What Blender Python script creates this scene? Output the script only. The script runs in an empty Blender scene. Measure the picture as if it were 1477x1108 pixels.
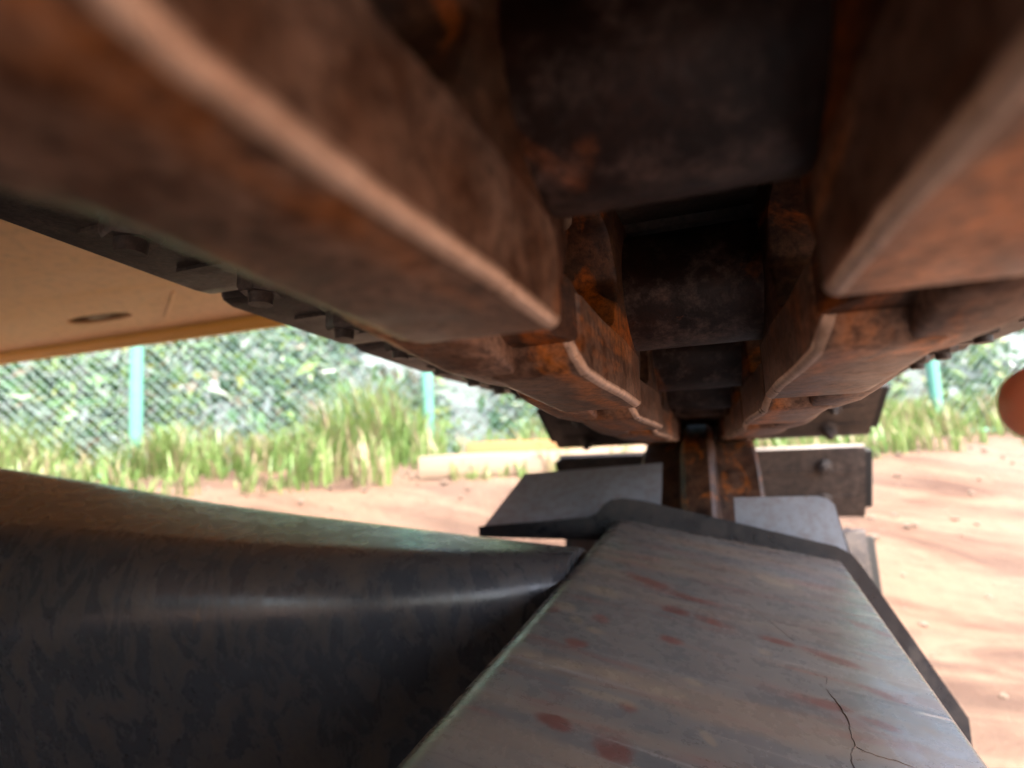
import bpy, bmesh, math, random
import numpy as np
from mathutils import Vector, Matrix, noise as mnoise

# ------------------------------------------------------------------ camera, sky, sun, exposure
H = 0.712                                   # height of the lens above the ground under the tracks
SC = bpy.context.scene
COL = SC.collection
CAM_RIGHT = (0.9432, 0.3294, -0.0419)
def camera():
    f, vx, vy, roll = 830.0, 1030.0, 620.0, -0.05
    cx, cy = 738.5, 554.0
    d = np.array([vx - cx, -(vy - cy), f]); d /= np.linalg.norm(d)
    h = np.array([1, -roll, 0.0])
    u = np.cross(h, d); u /= np.linalg.norm(u)
    if u[1] < 0: u = -u
    x = np.cross(u, d); x /= np.linalg.norm(x)
    if x[0] < 0: x = -x
    M = np.array([x, d, u]).T               # rows: right, up, forward in world axes
    cam = bpy.data.cameras.new('camera'); ob = bpy.data.objects.new('camera', cam); COL.objects.link(ob)
    R = Matrix((M[0], M[1], -M[2])).transposed()
    ob.matrix_world = Matrix.Translation((0, 0, H)) @ R.to_4x4()
    cam.sensor_width = 36.0; cam.lens = 36.0 * f / 1477.0
    cam.clip_start = 0.004; cam.clip_end = 2000
    cam.dof.use_dof = True; cam.dof.focus_distance = 0.32; cam.dof.aperture_fstop = 5.4
    SC.camera = ob
camera()
SUN_EL, SUN_AZ = math.radians(64), math.radians(128)      # azimuth clockwise from +Y (the track's far end)
w = bpy.data.worlds.new('World'); SC.world = w; w.use_nodes = True
nt = w.node_tree; nt.nodes.clear()
sky = nt.nodes.new('ShaderNodeTexSky'); sky.sky_type = 'NISHITA'; sky.sun_disc = False
sky.sun_elevation = SUN_EL; sky.sun_rotation = SUN_AZ; sky.air_density = 1.0; sky.dust_density = 5.0
bg = nt.nodes.new('ShaderNodeBackground'); bg.inputs[1].default_value = 0.15
wo = nt.nodes.new('ShaderNodeOutputWorld')
nt.links.new(sky.outputs[0], bg.inputs[0]); nt.links.new(bg.outputs[0], wo.inputs[0])
sl = bpy.data.lights.new('sun', 'SUN'); sl.energy = 2.0; sl.angle = math.radians(0.6); sl.color = (1.0, 0.95, 0.87)
so = bpy.data.objects.new('sun', sl); COL.objects.link(so)
sd = Vector((math.sin(SUN_AZ) * math.cos(SUN_EL), math.cos(SUN_AZ) * math.cos(SUN_EL), math.sin(SUN_EL)))
so.rotation_euler = sd.to_track_quat('Z', 'Y').to_euler(); so.location = (4, -3, 8)
SC.view_settings.view_transform = 'Standard'; SC.view_settings.look = 'None'
SC.view_settings.gamma = 1.0; SC.view_settings.exposure = 2.7
SC.cycles.use_denoising = True
SC.cycles.max_bounces = 12; SC.cycles.diffuse_bounces = 6; SC.cycles.glossy_bounces = 5

# ------------------------------------------------------------------ materials
class NT:
    def __init__(s, name):
        s.m = bpy.data.materials.new(name); s.m.use_nodes = True
        s.t = s.m.node_tree; s.b = s.t.nodes['Principled BSDF']; s.L = s.t.links
    def n(s, typ, **kw):
        o = s.t.nodes.new(typ)
        for k, v in kw.items(): setattr(o, k, v)
        return o
    def set(s, sock, v):
        if isinstance(v, bpy.types.NodeSocket): s.L.new(v, sock)
        else:
            if isinstance(v, tuple) and len(v) == 3 and sock.type == 'RGBA': v = v + (1,)
            sock.default_value = v
    def coord(s, scale=(1, 1, 1), rand=True, rot=(0, 0, 0)):
        tc = s.n('ShaderNodeTexCoord'); mp = s.n('ShaderNodeMapping')
        mp.inputs['Scale'].default_value = scale; mp.inputs['Rotation'].default_value = rot
        s.L.new(tc.outputs['Object'], mp.inputs[0])
        if rand:
            oi = s.n('ShaderNodeObjectInfo'); vm = s.n('ShaderNodeVectorMath', operation='SCALE')
            vm.inputs[0].default_value = (7.3, 3.1, 5.7); s.L.new(oi.outputs['Random'], vm.inputs['Scale'])
            s.L.new(vm.outputs[0], mp.inputs['Location'])
        return mp.outputs[0]
    def noise(s, vec, scale, detail=4, rough=0.55, dist=0.0):
        o = s.n('ShaderNodeTexNoise'); s.L.new(vec, o.inputs['Vector'])
        o.inputs['Scale'].default_value = scale; o.inputs['Detail'].default_value = detail
        o.inputs['Roughness'].default_value = rough; o.inputs['Distortion'].default_value = dist
        return o.outputs['Fac']
    def ramp(s, fac, stops, interp='LINEAR'):
        o = s.n('ShaderNodeValToRGB'); s.L.new(fac, o.inputs[0]); r = o.color_ramp; r.interpolation = interp
        while len(r.elements) < len(stops): r.elements.new(0.5)
        for e, (p, c) in zip(r.elements, stops):
            e.position = p; e.color = (c, c, c, 1) if not isinstance(c, tuple) else c + (1,)
        return o.outputs[0]
    def mix(s, fac, a, b, mode='MIX'):
        o = s.n('ShaderNodeMix', data_type='RGBA', blend_type=mode)
        s.set(o.inputs[0], fac); s.set(o.inputs[6], a); s.set(o.inputs[7], b)
        return o.outputs[2]
    def math(s, op, a, b=0.0, c=0.0):
        o = s.n('ShaderNodeMath', operation=op)
        for i, v in enumerate((a, b, c)): s.set(o.inputs[i], v)
        return o.outputs[0]
    def bump(s, h, strength=0.3, dist=0.002):
        o = s.n('ShaderNodeBump'); s.L.new(h, o.inputs['Height'])
        o.inputs['Strength'].default_value = strength; o.inputs['Distance'].default_value = dist
        s.L.new(o.outputs[0], s.b.inputs['Normal'])
    def out(s, col, rough=0.6, metal=0.0, spec=0.5):
        s.set(s.b.inputs['Base Color'], col); s.set(s.b.inputs['Roughness'], rough)
        s.set(s.b.inputs['Metallic'], metal); s.set(s.b.inputs['Specular IOR Level'], spec)
        return s.m

def rust_steel(name, dark, brown, orange, dust, dust_amt=0.5, rough=(0.38, 0.7), metal=0.25, orange_amt=0.6, band=False):
    k = NT(name); v = k.coord(); vs = k.coord((1, 0.25, 1))
    n1 = k.noise(v, 17, 6, 0.65, 0.6); n2 = k.noise(v, 55, 7, 0.72); n3 = k.noise(vs, 19, 6, 0.62, 1.0); n4 = k.noise(v, 240, 3, 0.7)
    c = k.mix(k.ramp(n1, [(0.35, 0.0), (0.65, 1.0)]), dark, brown)
    c = k.mix(k.ramp(n3, [(orange_amt, 0.0), (orange_amt + 0.09, 0.9)]), c, orange)
    if band:                                        # rust has crept along the inner side of the rail face
        tc = k.n('ShaderNodeTexCoord'); sp = k.n('ShaderNodeSeparateXYZ'); k.L.new(tc.outputs['Object'], sp.inputs[0])
        w_ = k.math('ADD', k.math('SUBTRACT', k.math('ABSOLUTE', sp.outputs[0]), 0.0405), k.math('MULTIPLY', k.math('SUBTRACT', n1, 0.5), 0.03))
        c = k.mix(k.math('MULTIPLY', k.ramp(k.math('MULTIPLY', w_, 20.0), [(0.06, 0.0), (0.14, 0.9), (0.24, 0.8), (0.36, 0.0)]), k.ramp(k.noise(vs, 9, 3), [(0.42, 0.0), (0.55, 1.0)])), c, orange)
    c = k.mix(k.ramp(n2, [(1.0 - dust_amt - 0.15, 0.0), (1.0 - dust_amt + 0.25, 0.75)]), c, dust)
    c = k.mix(k.ramp(n4, [(0.32, 0.75), (0.6, 0.0)]), c, dark)
    r = k.ramp(n2, [(0.3, rough[0]), (0.7, rough[1])])
    k.bump(k.math('ADD', k.math('MULTIPLY', n2, 0.6), k.math('MULTIPLY', n4, 0.4)), 0.55, 0.0014)
    return k.out(c, r, metal)

M = {}
M['link'] = rust_steel('rusty link steel', (0.02, 0.008, 0.004), (0.155, 0.06, 0.026), (0.55, 0.14, 0.008), (0.29, 0.155, 0.085), 0.4, orange_amt=0.55)
M['rail'] = rust_steel('dusty rail steel', (0.04, 0.017, 0.009), (0.22, 0.1, 0.052), (0.62, 0.18, 0.008), (0.5, 0.33, 0.24), 0.5, (0.3, 0.6), 0.25, 0.53, band=True)
M['edge'] = rust_steel('worn edge with painted highlight', (0.45, 0.29, 0.2), (0.75, 0.52, 0.38), (0.7, 0.3, 0.08), (0.78, 0.6, 0.48), 0.5, (0.22, 0.42), 0.4, 0.62)  # tan worn edge, lightened so the edge highlight is part of its colour
M['bush'] = rust_steel('oily bushing steel', (0.009, 0.0035, 0.002), (0.045, 0.017, 0.009), (0.32, 0.1, 0.025), (0.33, 0.23, 0.2), 0.37, (0.3, 0.6), 0.3, 0.64)
M['shoe'] = rust_steel('shoe steel', (0.04, 0.034, 0.033), (0.11, 0.085, 0.072), (0.2, 0.1, 0.05), (0.25, 0.19, 0.15), 0.42, (0.35, 0.6), 0.3, 0.7)
M['nut'] = rust_steel('nut steel', (0.1, 0.07, 0.05), (0.22, 0.16, 0.11), (0.25, 0.14, 0.06), (0.36, 0.28, 0.21), 0.55, (0.4, 0.65), 0.2, 0.75)

k = NT('black rubber'); v = k.coord(); n = k.noise(v, 40, 4)
M['rubber'] = k.out(k.mix(n, (0.012, 0.012, 0.012), (0.03, 0.027, 0.024)), 0.75)

def frame_paint():
    k = NT('dusty grey frame paint')
    v = k.coord(rand=False); vs = k.coord((0.55, 3.6, 1), False, (0, 0, math.radians(14)))
    n1 = k.noise(vs, 9, 5, 0.62, 0.8); n2 = k.noise(v, 45, 6, 0.7); n3 = k.noise(vs, 16, 4, 0.55, 0.5); n4 = k.noise(v, 220, 3, 0.7); n5 = k.noise(vs, 5.5, 3, 0.5, 0.4)
    c = k.mix(k.ramp(n1, [(0.3, 0.0), (0.7, 1.0)]), (0.13, 0.118, 0.11), (0.19, 0.168, 0.15))
    c = k.mix(k.ramp(n2, [(0.4, 0.0), (0.75, 0.5)]), c, (0.27, 0.21, 0.16))
    c = k.mix(k.ramp(n5, [(0.48, 0.0), (0.62, 0.6)]), c, (0.29, 0.2, 0.14))
    c = k.mix(k.ramp(n3, [(0.54, 0.0), (0.68, 0.6)]), c, (0.22, 0.1, 0.078))
    # dried drips and smears, each with a place of its own on the plate (x, y, half lengths, turn)
    tc = k.n('ShaderNodeTexCoord'); sep = k.n('ShaderNodeSeparateXYZ'); k.L.new(tc.outputs['Object'], sep.inputs[0])
    wob = k.noise(v, 70, 3)
    red, tan = 0.0, 0.0
    for lst, which in ((STAINS_RED, 0), (STAINS_TAN, 1)):
        acc = None
        for (x, y, ra, rb, ang) in lst:
            ca, sa = math.cos(ang), math.sin(ang)
            dx = k.math('SUBTRACT', sep.outputs[0], x); dy = k.math('SUBTRACT', sep.outputs[1], y)
            a = k.math('ADD', k.math('MULTIPLY', dx, ca / ra), k.math('MULTIPLY', dy, sa / ra))
            b = k.math('ADD', k.math('MULTIPLY', dx, -sa / rb), k.math('MULTIPLY', dy, ca / rb))
            r = k.math('ADD', k.math('MULTIPLY', a, a), k.math('MULTIPLY', b, b))
            r = k.math('ADD', r, k.math('MULTIPLY', k.math('SUBTRACT', wob, 0.5), 1.9))
            acc = r if acc is None else k.math('MINIMUM', acc, r)
        m = k.math('MULTIPLY', k.ramp(acc, [(0.35, 0.85 if which == 0 else 0.62), (1.1, 0.0)]), k.ramp(n2, [(0.3, 0.35), (0.55, 1.0)]))
        c = k.mix(m, c, (0.17, 0.06, 0.045) if which == 0 else (0.34, 0.25, 0.17))
    c = k.mix(k.ramp(n4, [(0.2, 0.4), (0.38, 0.0)]), c, (0.09, 0.075, 0.07))
    # hairline scratches
    vo = k.n('ShaderNodeTexVoronoi', feature='DISTANCE_TO_EDGE'); vv = k.coord((1, 0.35, 1), False, (0, 0, 0.6))
    k.L.new(vv, vo.inputs['Vector']); vo.inputs['Scale'].default_value = 26
    scr = k.math('MULTIPLY', k.ramp(vo.outputs['Distance'], [(0.0, 0.5), (0.014, 0.0)]), k.ramp(k.noise(v, 8, 2), [(0.5, 0.0), (0.6, 1.0)]))
    c = k.mix(scr, c, (0.3, 0.26, 0.23))
    for rot, sc_, lo, tone in ((20, (5, 260, 1), 0.66, (0.34, 0.29, 0.25)), (-35, (7, 300, 1), 0.69, (0.3, 0.26, 0.23)), (14, (4, 120, 1), 0.66, (0.08, 0.06, 0.055))):
        ln = k.noise(k.coord(sc_, False, (0, 0, R(rot))), 1.0, 2, 0.5)
        c = k.mix(k.ramp(ln, [(lo, 0.0), (lo + 0.06, 0.55)]), c, tone)
    r = k.ramp(n2, [(0.3, 0.15), (0.75, 0.45)])
    k.bump(k.math('ADD', k.math('MULTIPLY', n2, 0.5), k.math('MULTIPLY', n4, 0.5)), 0.25, 0.0008)
    return k.out(c, r, 0.0, 0.6)
R = math.radians
STAINS_RED = [(-0.1041, 0.4144, 0.0098, 0.0086, 0.3721), (-0.0969, 0.4668, 0.0086, 0.0095, 0.2506), (-0.1356, 0.4617, 0.0089, 0.007, 0.3754), (-0.0719, 0.5838, 0.0342, 0.0107, -0.4471), (-0.0283, 0.5626, 0.0246, 0.0072, -0.2284), (-0.0429, 0.5235, 0.0142, 0.0097, -0.0451), (-0.0126, 0.5186, 0.0191, 0.0077, -0.1861), (-0.0614, 0.3082, 0.0125, 0.0136, 0.0397), (-0.0937, 0.3138, 0.0136, 0.0076, -0.1208), (-0.0602, 0.3506, 0.0087, 0.0066, -0.0044), (0.0526, 0.4238, 0.0172, 0.0069, -0.0909), (0.0807, 0.4156, 0.0139, 0.0056, -0.217), (0.0332, 0.51, 0.0147, 0.0073, -0.1861), (0.0699, 0.5016, 0.0228, 0.0082, -0.3376), (0.0947, 0.4582, 0.0175, 0.0056, -0.4335), (-0.0419, 0.4604, 0.0101, 0.0074, -0.1202), (0.1123, 0.5926, 0.0225, 0.007, -0.6526)]
STAINS_TAN = [(-0.1056, 0.3766, 0.0179, 0.0072, 0.3297), (-0.1148, 0.3697, 0.0102, 0.0051, 0.563), (-0.1272, 0.4741, 0.0114, 0.0101, 0.3759), (-0.1127, 0.4529, 0.0065, 0.0078, 0.3744), (-0.0964, 0.4414, 0.0083, 0.0072, 0.3734), (-0.0734, 0.3838, 0.0153, 0.0081, 0.0629), (-0.0431, 0.3793, 0.0185, 0.0076, 0.1708), (-0.0256, 0.4038, 0.0077, 0.0056, 0.1601), (-0.0647, 0.3844, 0.0108, 0.0045, 0.1665), (-0.1055, 0.5276, 0.0195, 0.0132, -0.178), (0.0491, 0.6753, 0.029, 0.0141, -0.5423), (-0.127, 0.3777, 0.0057, 0.0055, 0.5706), (-0.0168, 0.3446, 0.0037, 0.0082, 0.5221), (0.0225, 0.4809, 0.0059, 0.0073, 0.5739), (-0.0707, 0.354, 0.0244, 0.006, -0.0078)]
M['frame'] = frame_paint()
k = NT('crack brown'); M['crack'] = k.out(k.mix(k.ramp(k.noise(k.coord(), 160, 3), [(0.4, 0.0), (0.6, 1.0)]), (0.06, 0.035, 0.025), (0.2, 0.13, 0.09)), 0.8)

k = NT('black leg paint'); v = k.coord(rand=False); vd = k.coord((1, 1, 0.45), False)
n1 = k.noise(v, 10, 5, 0.6, 0.5); n2 = k.noise(vd, 34, 6, 0.68, 0.6); n3 = k.noise(v, 180, 3, 0.7); n4 = k.noise(vd, 40, 4, 0.55, 0.6)
c = k.mix(n1, (0.034, 0.037, 0.044), (0.062, 0.064, 0.071))
c = k.mix(k.ramp(n2, [(0.46, 0.0), (0.68, 0.65)]), c, (0.12, 0.09, 0.07)); c = k.mix(k.ramp(n3, [(0.3, 0.6), (0.5, 0.0)]), c, (0.012, 0.012, 0.013))
c = k.mix(k.ramp(n4, [(0.68, 0.0), (0.73, 0.6)]), c, (0.15, 0.105, 0.075))
tcn = k.n('ShaderNodeNewGeometry'); sx = k.n('ShaderNodeSeparateXYZ'); k.L.new(tcn.outputs['Normal'], sx.inputs[0])
top = k.math('MULTIPLY', k.ramp(sx.outputs[2], [(0.55, 0.0), (0.85, 1.0)]), k.ramp(n1, [(0.25, 0.35), (0.6, 0.9)]))
c = k.mix(k.math('MULTIPLY', top, 0.7), c, (0.1, 0.082, 0.074))             # settled dust lies on what faces up
k.bump(k.math('ADD', k.math('MULTIPLY', n2, 0.6), k.math('MULTIPLY', n3, 0.4)), 0.4, 0.0012)
M['leg'] = k.out(c, k.ramp(n2, [(0.3, 0.17), (0.75, 0.42)]), 0.0, 0.75)

k = NT('dark rim paint'); v = k.coord(rand=False); n2 = k.noise(v, 60, 6, 0.7); c = k.mix(k.ramp(n2, [(0.48, 0.0), (0.72, 0.5)]), (0.013, 0.015, 0.02), (0.09, 0.07, 0.058))
k.bump(n2, 0.3, 0.001); M['rim'] = k.out(c, k.ramp(n2, [(0.3, 0.2), (0.7, 0.5)]), 0.0, 0.7)
k = NT('grey guard paint'); v = k.coord(rand=True); n1 = k.noise(v, 12, 4); n2 = k.noise(v, 70, 5, 0.7)
c = k.mix(n1, (0.2, 0.215, 0.24), (0.5, 0.52, 0.555)); c = k.mix(k.ramp(n2, [(0.45, 0.0), (0.7, 0.7)]), c, (0.25, 0.2, 0.165))
k.bump(n2, 0.2, 0.001); M['guard'] = k.out(c, 0.32, 0.1, 0.6)

k = NT('yellow machine paint'); v = k.coord(rand=False); vs = k.coord((0.4, 1.5, 1), False); n1 = k.noise(vs, 3, 5, 0.6, 0.6); n2 = k.noise(v, 40, 5, 0.7)
c = k.mix(k.ramp(n1, [(0.3, 0.0), (0.7, 1.0)]), (0.78, 0.42, 0.15), (0.82, 0.54, 0.31))
c = k.mix(k.ramp(n2, [(0.48, 0.0), (0.7, 0.7)]), c, (0.5, 0.29, 0.15))
k.bump(n2, 0.12, 0.001); M['yellow'] = k.out(c, 0.5)
k = NT('yellow lip paint'); v = k.coord(rand=False); n2 = k.noise(v, 18, 5, 0.7)
M['lip'] = k.out(k.mix(n2, (0.85, 0.45, 0.06), (0.85, 0.5, 0.1)), 0.45)
k = NT('dark hole'); M['dark'] = k.out(k.mix(k.noise(k.coord(), 30), (0.01, 0.008, 0.006), (0.03, 0.022, 0.016)), 0.8)

k = NT('red earth'); v = k.coord(rand=False); vs = k.coord((0.5, 2.2, 1), False, (0, 0, R(-24)))
n1 = k.noise(vs, 2.6, 6, 0.62, 0.8); n2 = k.noise(v, 14, 6, 0.7); n3 = k.noise(v, 0.8, 3); n4 = k.noise(v, 90, 3, 0.7)
c = k.mix(k.ramp(n1, [(0.4, 0.0), (0.58, 1.0)]), (0.06, 0.027, 0.014), (0.165, 0.096, 0.058))
c = k.mix(k.ramp(n3, [(0.4, 0.0), (0.7, 0.6)]), c, (0.175, 0.122, 0.088))
c = k.mix(k.ramp(n2, [(0.35, 0.35), (0.6, 0.0)]), c, (0.08, 0.04, 0.025))
k.bump(k.math('ADD', k.math('MULTIPLY', n2, 0.7), k.math('MULTIPLY', n4, 0.3)), 0.8, 0.03); M['earth'] = k.out(c, 0.9)

k = NT('bank stone and soil'); v = k.coord(rand=False); vo = k.n('ShaderNodeTexVoronoi'); k.L.new(v, vo.inputs['Vector']); vo.inputs['Scale'].default_value = 9
n1 = k.noise(v, 5, 5, 0.65); n2 = k.noise(v, 30, 4)
c = k.mix(k.ramp(n1, [(0.4, 0.0), (0.6, 1.0)]), (0.06, 0.07, 0.06), (0.12, 0.14, 0.14)); c = k.mix(k.ramp(vo.outputs['Distance'], [(0.15, 0.7), (0.4, 0.0)]), c, (0.17, 0.19, 0.2))
k.bump(n2, 0.6, 0.03); M['bank'] = k.out(c, 0.85)

def leafy(name, rough=0.5, trans=0.35):
    k = NT(name); a = k.n('ShaderNodeAttribute'); a.attribute_name = 'tint'
    k.set(k.b.inputs['Base Color'], a.outputs['Color']); k.set(k.b.inputs['Roughness'], rough)
    t = k.n('ShaderNodeBsdfTranslucent'); k.L.new(a.outputs['Color'], t.inputs[0])
    mx = k.n('ShaderNodeMixShader'); mx.inputs[0].default_value = trans
    o = k.t.nodes['Material Output']; k.L.new(k.b.outputs[0], mx.inputs[1]); k.L.new(t.outputs[0], mx.inputs[2]); k.L.new(mx.outputs[0], o.inputs[0])
    return k.m
M['leaf'] = leafy('leaves', 0.35); M['grass'] = leafy('grass', 0.45)
k = NT('fence paint'); M['fence'] = k.out(k.mix(k.noise(k.coord(), 30, 4), (0.11, 0.33, 0.26), (0.16, 0.38, 0.3)), 0.4)
k = NT('fence wire coating'); M['wire'] = k.out(k.mix(k.noise(k.coord(), 30, 4), (0.16, 0.3, 0.26), (0.22, 0.36, 0.32)), 0.45)
k = NT('pale timber'); v = k.coord((0.3, 4, 4)); n1 = k.noise(v, 12, 5, 0.6, 0.5)
k.bump(n1, 0.3, 0.003); M['timber'] = k.out(k.mix(n1, (0.25, 0.17, 0.11), (0.42, 0.33, 0.25)), 0.7)
k = NT('orange timber'); v = k.coord((0.3, 4, 4)); n1 = k.noise(v, 12, 5, 0.6, 0.5)
k.bump(n1, 0.3, 0.003); M['timber2'] = k.out(k.mix(n1, (0.26, 0.12, 0.04), (0.38, 0.22, 0.09)), 0.7)
k = NT('stone'); n1 = k.noise(k.coord(), 9, 5); M['stone'] = k.out(k.mix(n1, (0.11, 0.075, 0.05), (0.22, 0.16, 0.12)), 0.85)
k = NT('skin'); v = k.coord(rand=False); n1 = k.noise(v, 90, 4); n2 = k.noise(v, 500, 2)
k.bump(n2, 0.15, 0.0004); k.out(k.mix(n1, (0.88, 0.27, 0.13), (0.92, 0.36, 0.2)), 0.4)
k.b.inputs['Subsurface Weight'].default_value = 0.5; k.b.inputs['Subsurface Radius'].default_value = (0.012, 0.003, 0.001); k.b.inputs['Subsurface Scale'].default_value = 1.0
M['skin'] = k.m
k = NT('nail'); M['nail'] = k.out(k.mix(k.noise(k.coord(), 50), (0.72, 0.42, 0.34), (0.78, 0.5, 0.42)), 0.25)
k = NT('work cloth'); n1 = k.noise(k.coord(), 300, 3); M['cloth'] = k.out(k.mix(n1, (0.05, 0.07, 0.1), (0.09, 0.11, 0.15)), 0.9)

# ------------------------------------------------------------------ helpers
def link_obj(name, me, parent=None, mats=None):
    o = bpy.data.objects.new(name, me); COL.objects.link(o)
    if parent: o.parent = parent
    return o
def finish(bm, name, mats, smooth=40):
    bmesh.ops.recalc_face_normals(bm, faces=bm.faces)
    me = bpy.data.meshes.new(name); bm.to_mesh(me); bm.free()
    for m in (mats if isinstance(mats, (list, tuple)) else [mats]): me.materials.append(M[m])
    if smooth:
        me.shade_smooth(); me.set_sharp_from_angle(angle=R(smooth))
    return me
def bevel_sharp(bm, off, seg=2, ang=35, mat=-1):
    bm.normal_update()
    es = [e for e in bm.edges if len(e.link_faces) == 2 and e.calc_face_angle(0) > R(ang)]
    bmesh.ops.bevel(bm, geom=es, offset=off, segments=seg, affect='EDGES', profile=0.6, clamp_overlap=True, material=mat)
def box(bm, x0, x1, y0, y1, z0, z1):
    vs = [bm.verts.new(p) for p in ((x0,y0,z0),(x1,y0,z0),(x1,y1,z0),(x0,y1,z0),(x0,y0,z1),(x1,y0,z1),(x1,y1,z1),(x0,y1,z1))]
    for f in ((0,3,2,1),(4,5,6,7),(0,1,5,4),(1,2,6,5),(2,3,7,6),(3,0,4,7)): bm.faces.new([vs[i] for i in f])
    return vs
def lathe_x(bm, prof, seg=32, cy=0.0, cz=0.0):
    """surface of revolution about an axis along X; prof = [(x, r), ...], closed at both ends"""
    rings = []
    for x, r in prof:
        rings.append([bm.verts.new((x, cy + r * math.cos(2*math.pi*i/seg), cz + r * math.sin(2*math.pi*i/seg))) for i in range(seg)])
    for a, b in zip(rings, rings[1:]):
        for i in range(seg): bm.faces.new((a[i], a[(i+1) % seg], b[(i+1) % seg], b[i]))
    bm.faces.new(rings[0]); bm.faces.new(rings[-1])
def tube(bm, pts, rad, seg=8, cap=True):
    rings = []; n = len(pts); pts = [Vector(p) for p in pts]
    if not hasattr(rad, '__len__'): rad = [rad] * n
    for i, p in enumerate(pts):
        t = (pts[min(i+1, n-1)] - pts[max(i-1, 0)]).normalized()
        a = t.cross(Vector((0, 0, 1)))
        if a.length < 1e-3: a = t.cross(Vector((0, 1, 0)))
        a.normalize(); b = t.cross(a)
        rings.append([bm.verts.new(p + (a * math.cos(2*math.pi*k/seg) + b * math.sin(2*math.pi*k/seg)) * rad[i]) for k in range(seg)])
    for r0, r1 in zip(rings, rings[1:]):
        for k in range(seg): bm.faces.new((r0[k], r0[(k+1) % seg], r1[(k+1) % seg], r1[k]))
    if cap: bm.faces.new(rings[0]); bm.faces.new(rings[-1])
def prism(bm, pts, y0, y1):
    """outline in x, z pushed from y0 to y1"""
    a = [bm.verts.new((x, y0, z)) for x, z in pts]; b = [bm.verts.new((x, y1, z)) for x, z in pts]
    bm.faces.new(a); bm.faces.new(b)
    for i in range(len(pts)): bm.faces.new((a[i], a[(i+1) % len(pts)], b[(i+1) % len(pts)], b[i]))
def sm(a, b, x):
    t = min(1, max(0, (x - a) / (b - a))); return t * t * (3 - 2 * t)
def empty(name, loc=(0, 0, 0)):
    o = bpy.data.objects.new(name, None); COL.objects.link(o); o.location = loc; o.empty_display_size = 0.1; return o
def tag(o, label=None, cat=None, group=None, kind=None):
    if label: o['label'] = label
    if cat: o['category'] = cat
    if group: o['group'] = group
    if kind: o['kind'] = kind
    return o

# ------------------------------------------------------------------ ground
FP = Vector((-1.75, 3.37)); FD = Vector((0.907, 0.421)).normalized(); FN = Vector((FD.y, -FD.x))   # the fence line and its camera side
def fdist(x, y): return (Vector((x, y)) - FP).dot(FN)
def ground_z(x, y):
    d = fdist(x, y)
    z = 0.60 * (1 - sm(0.2, 2.5, d))
    if d < -0.25: z += 2.8 * min(1.0, (-d - 0.25) / 2.6) - 0.08
    near = 1 - sm(0.3, 0.9, d)
    p = Vector((x, y, 0))
    z += 0.012 * mnoise.noise(p * 3.1) * (0.3 + sm(0.4, 1.4, d)) * sm(1.4, 2.2, math.hypot(x - 0.5, y * 0.5 + 0.4) + 0.6)
    rut = math.sin((d + 0.12 * mnoise.noise(p * 0.9)) * 9.0)
    z += 0.02 * rut * sm(0.3, 0.8, d) * (1 - sm(1.7, 2.5, d))
    return z
def make_ground():
    n = 190
    t = np.linspace(-1, 1, n); a = np.sinh(t * 5.2); a = a / a.max() * 400
    xs, ys = a + 0.2, a + 2.4
    bm = bmesh.new(); grid = [[bm.verts.new((x, y, ground_z(x, y))) for x in xs] for y in ys]
    for j in range(n - 1):
        for i in range(n - 1): bm.faces.new((grid[j][i], grid[j][i+1], grid[j+1][i+1], grid[j+1][i]))
    o = link_obj('ground', finish(bm, 'ground', 'earth', 80)); o['kind'] = 'structure'
make_ground()
def bank():
    # stony bank that rises behind the fence
    bm = bmesh.new(); us = np.linspace(-9, 14, 120); bs = np.linspace(0.18, 4.2, 40)
    def pt(u, b):
        p = FP + FD * u - FN * b; q = Vector((u * 2.2, b * 2.2, 4))
        return (p.x, p.y, ground_z(p.x, p.y) + 0.03 + 0.05 * mnoise.noise(q) + 0.035 * mnoise.noise(q * 3.1))
    g = [[bm.verts.new(pt(u, b)) for u in us] for b in bs]
    for j in range(len(bs) - 1):
        for i in range(len(us) - 1): bm.faces.new((g[j][i], g[j][i+1], g[j+1][i+1], g[j+1][i]))
    o = link_obj('bank', finish(bm, 'bank', 'bank', 80)); o['kind'] = 'structure'
bank()

# ------------------------------------------------------------------ excavator
EX = tag(empty('excavator'), 'crawler excavator with rusty track chain, dusty grey track frame and orange body underside', 'excavator')
P = 0.19                                             # chain pitch
GL = -0.0055                                         # chain centre line
GAP = 0.0405                                         # half the gap between the rails
YF, ZF, RF = 1.20, H - 0.2815, P * 11 / (2 * math.pi)
# --- chain path (y, z), clockwise seen from the right: upper run forward, round the idler, lower run back, round the sprocket
def up_z(y):
    xs = [-2.75, -2.0, -1.2, -0.6, -0.2, -0.033, 0.157, 0.347, 0.537, 0.727, 0.92, 1.2]
    zs = [0.0511, 0.085, 0.1, 0.118, 0.119, 0.1115, 0.099, 0.083, 0.0705, 0.0585, 0.0535, 0.0511]
    return float(np.interp(y, xs, zs)) + H
def loop(yr):
    pts = [(y, up_z(y)) for y in np.arange(0.157, YF, 0.01)]
    pts += [(YF + RF * math.sin(a), ZF + RF * math.cos(a)) for a in np.linspace(0, math.pi, 80)]
    pts += [(y, ZF - RF) for y in np.linspace(YF, yr, 60)[1:]]
    pts += [(yr - RF * math.sin(a), ZF - RF * math.cos(a)) for a in np.linspace(0, math.pi, 80)]
    pts += [(y, up_z(max(y, -2.75))) for y in np.linspace(yr, 0.157, 200)[1:]]
    return pts
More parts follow.
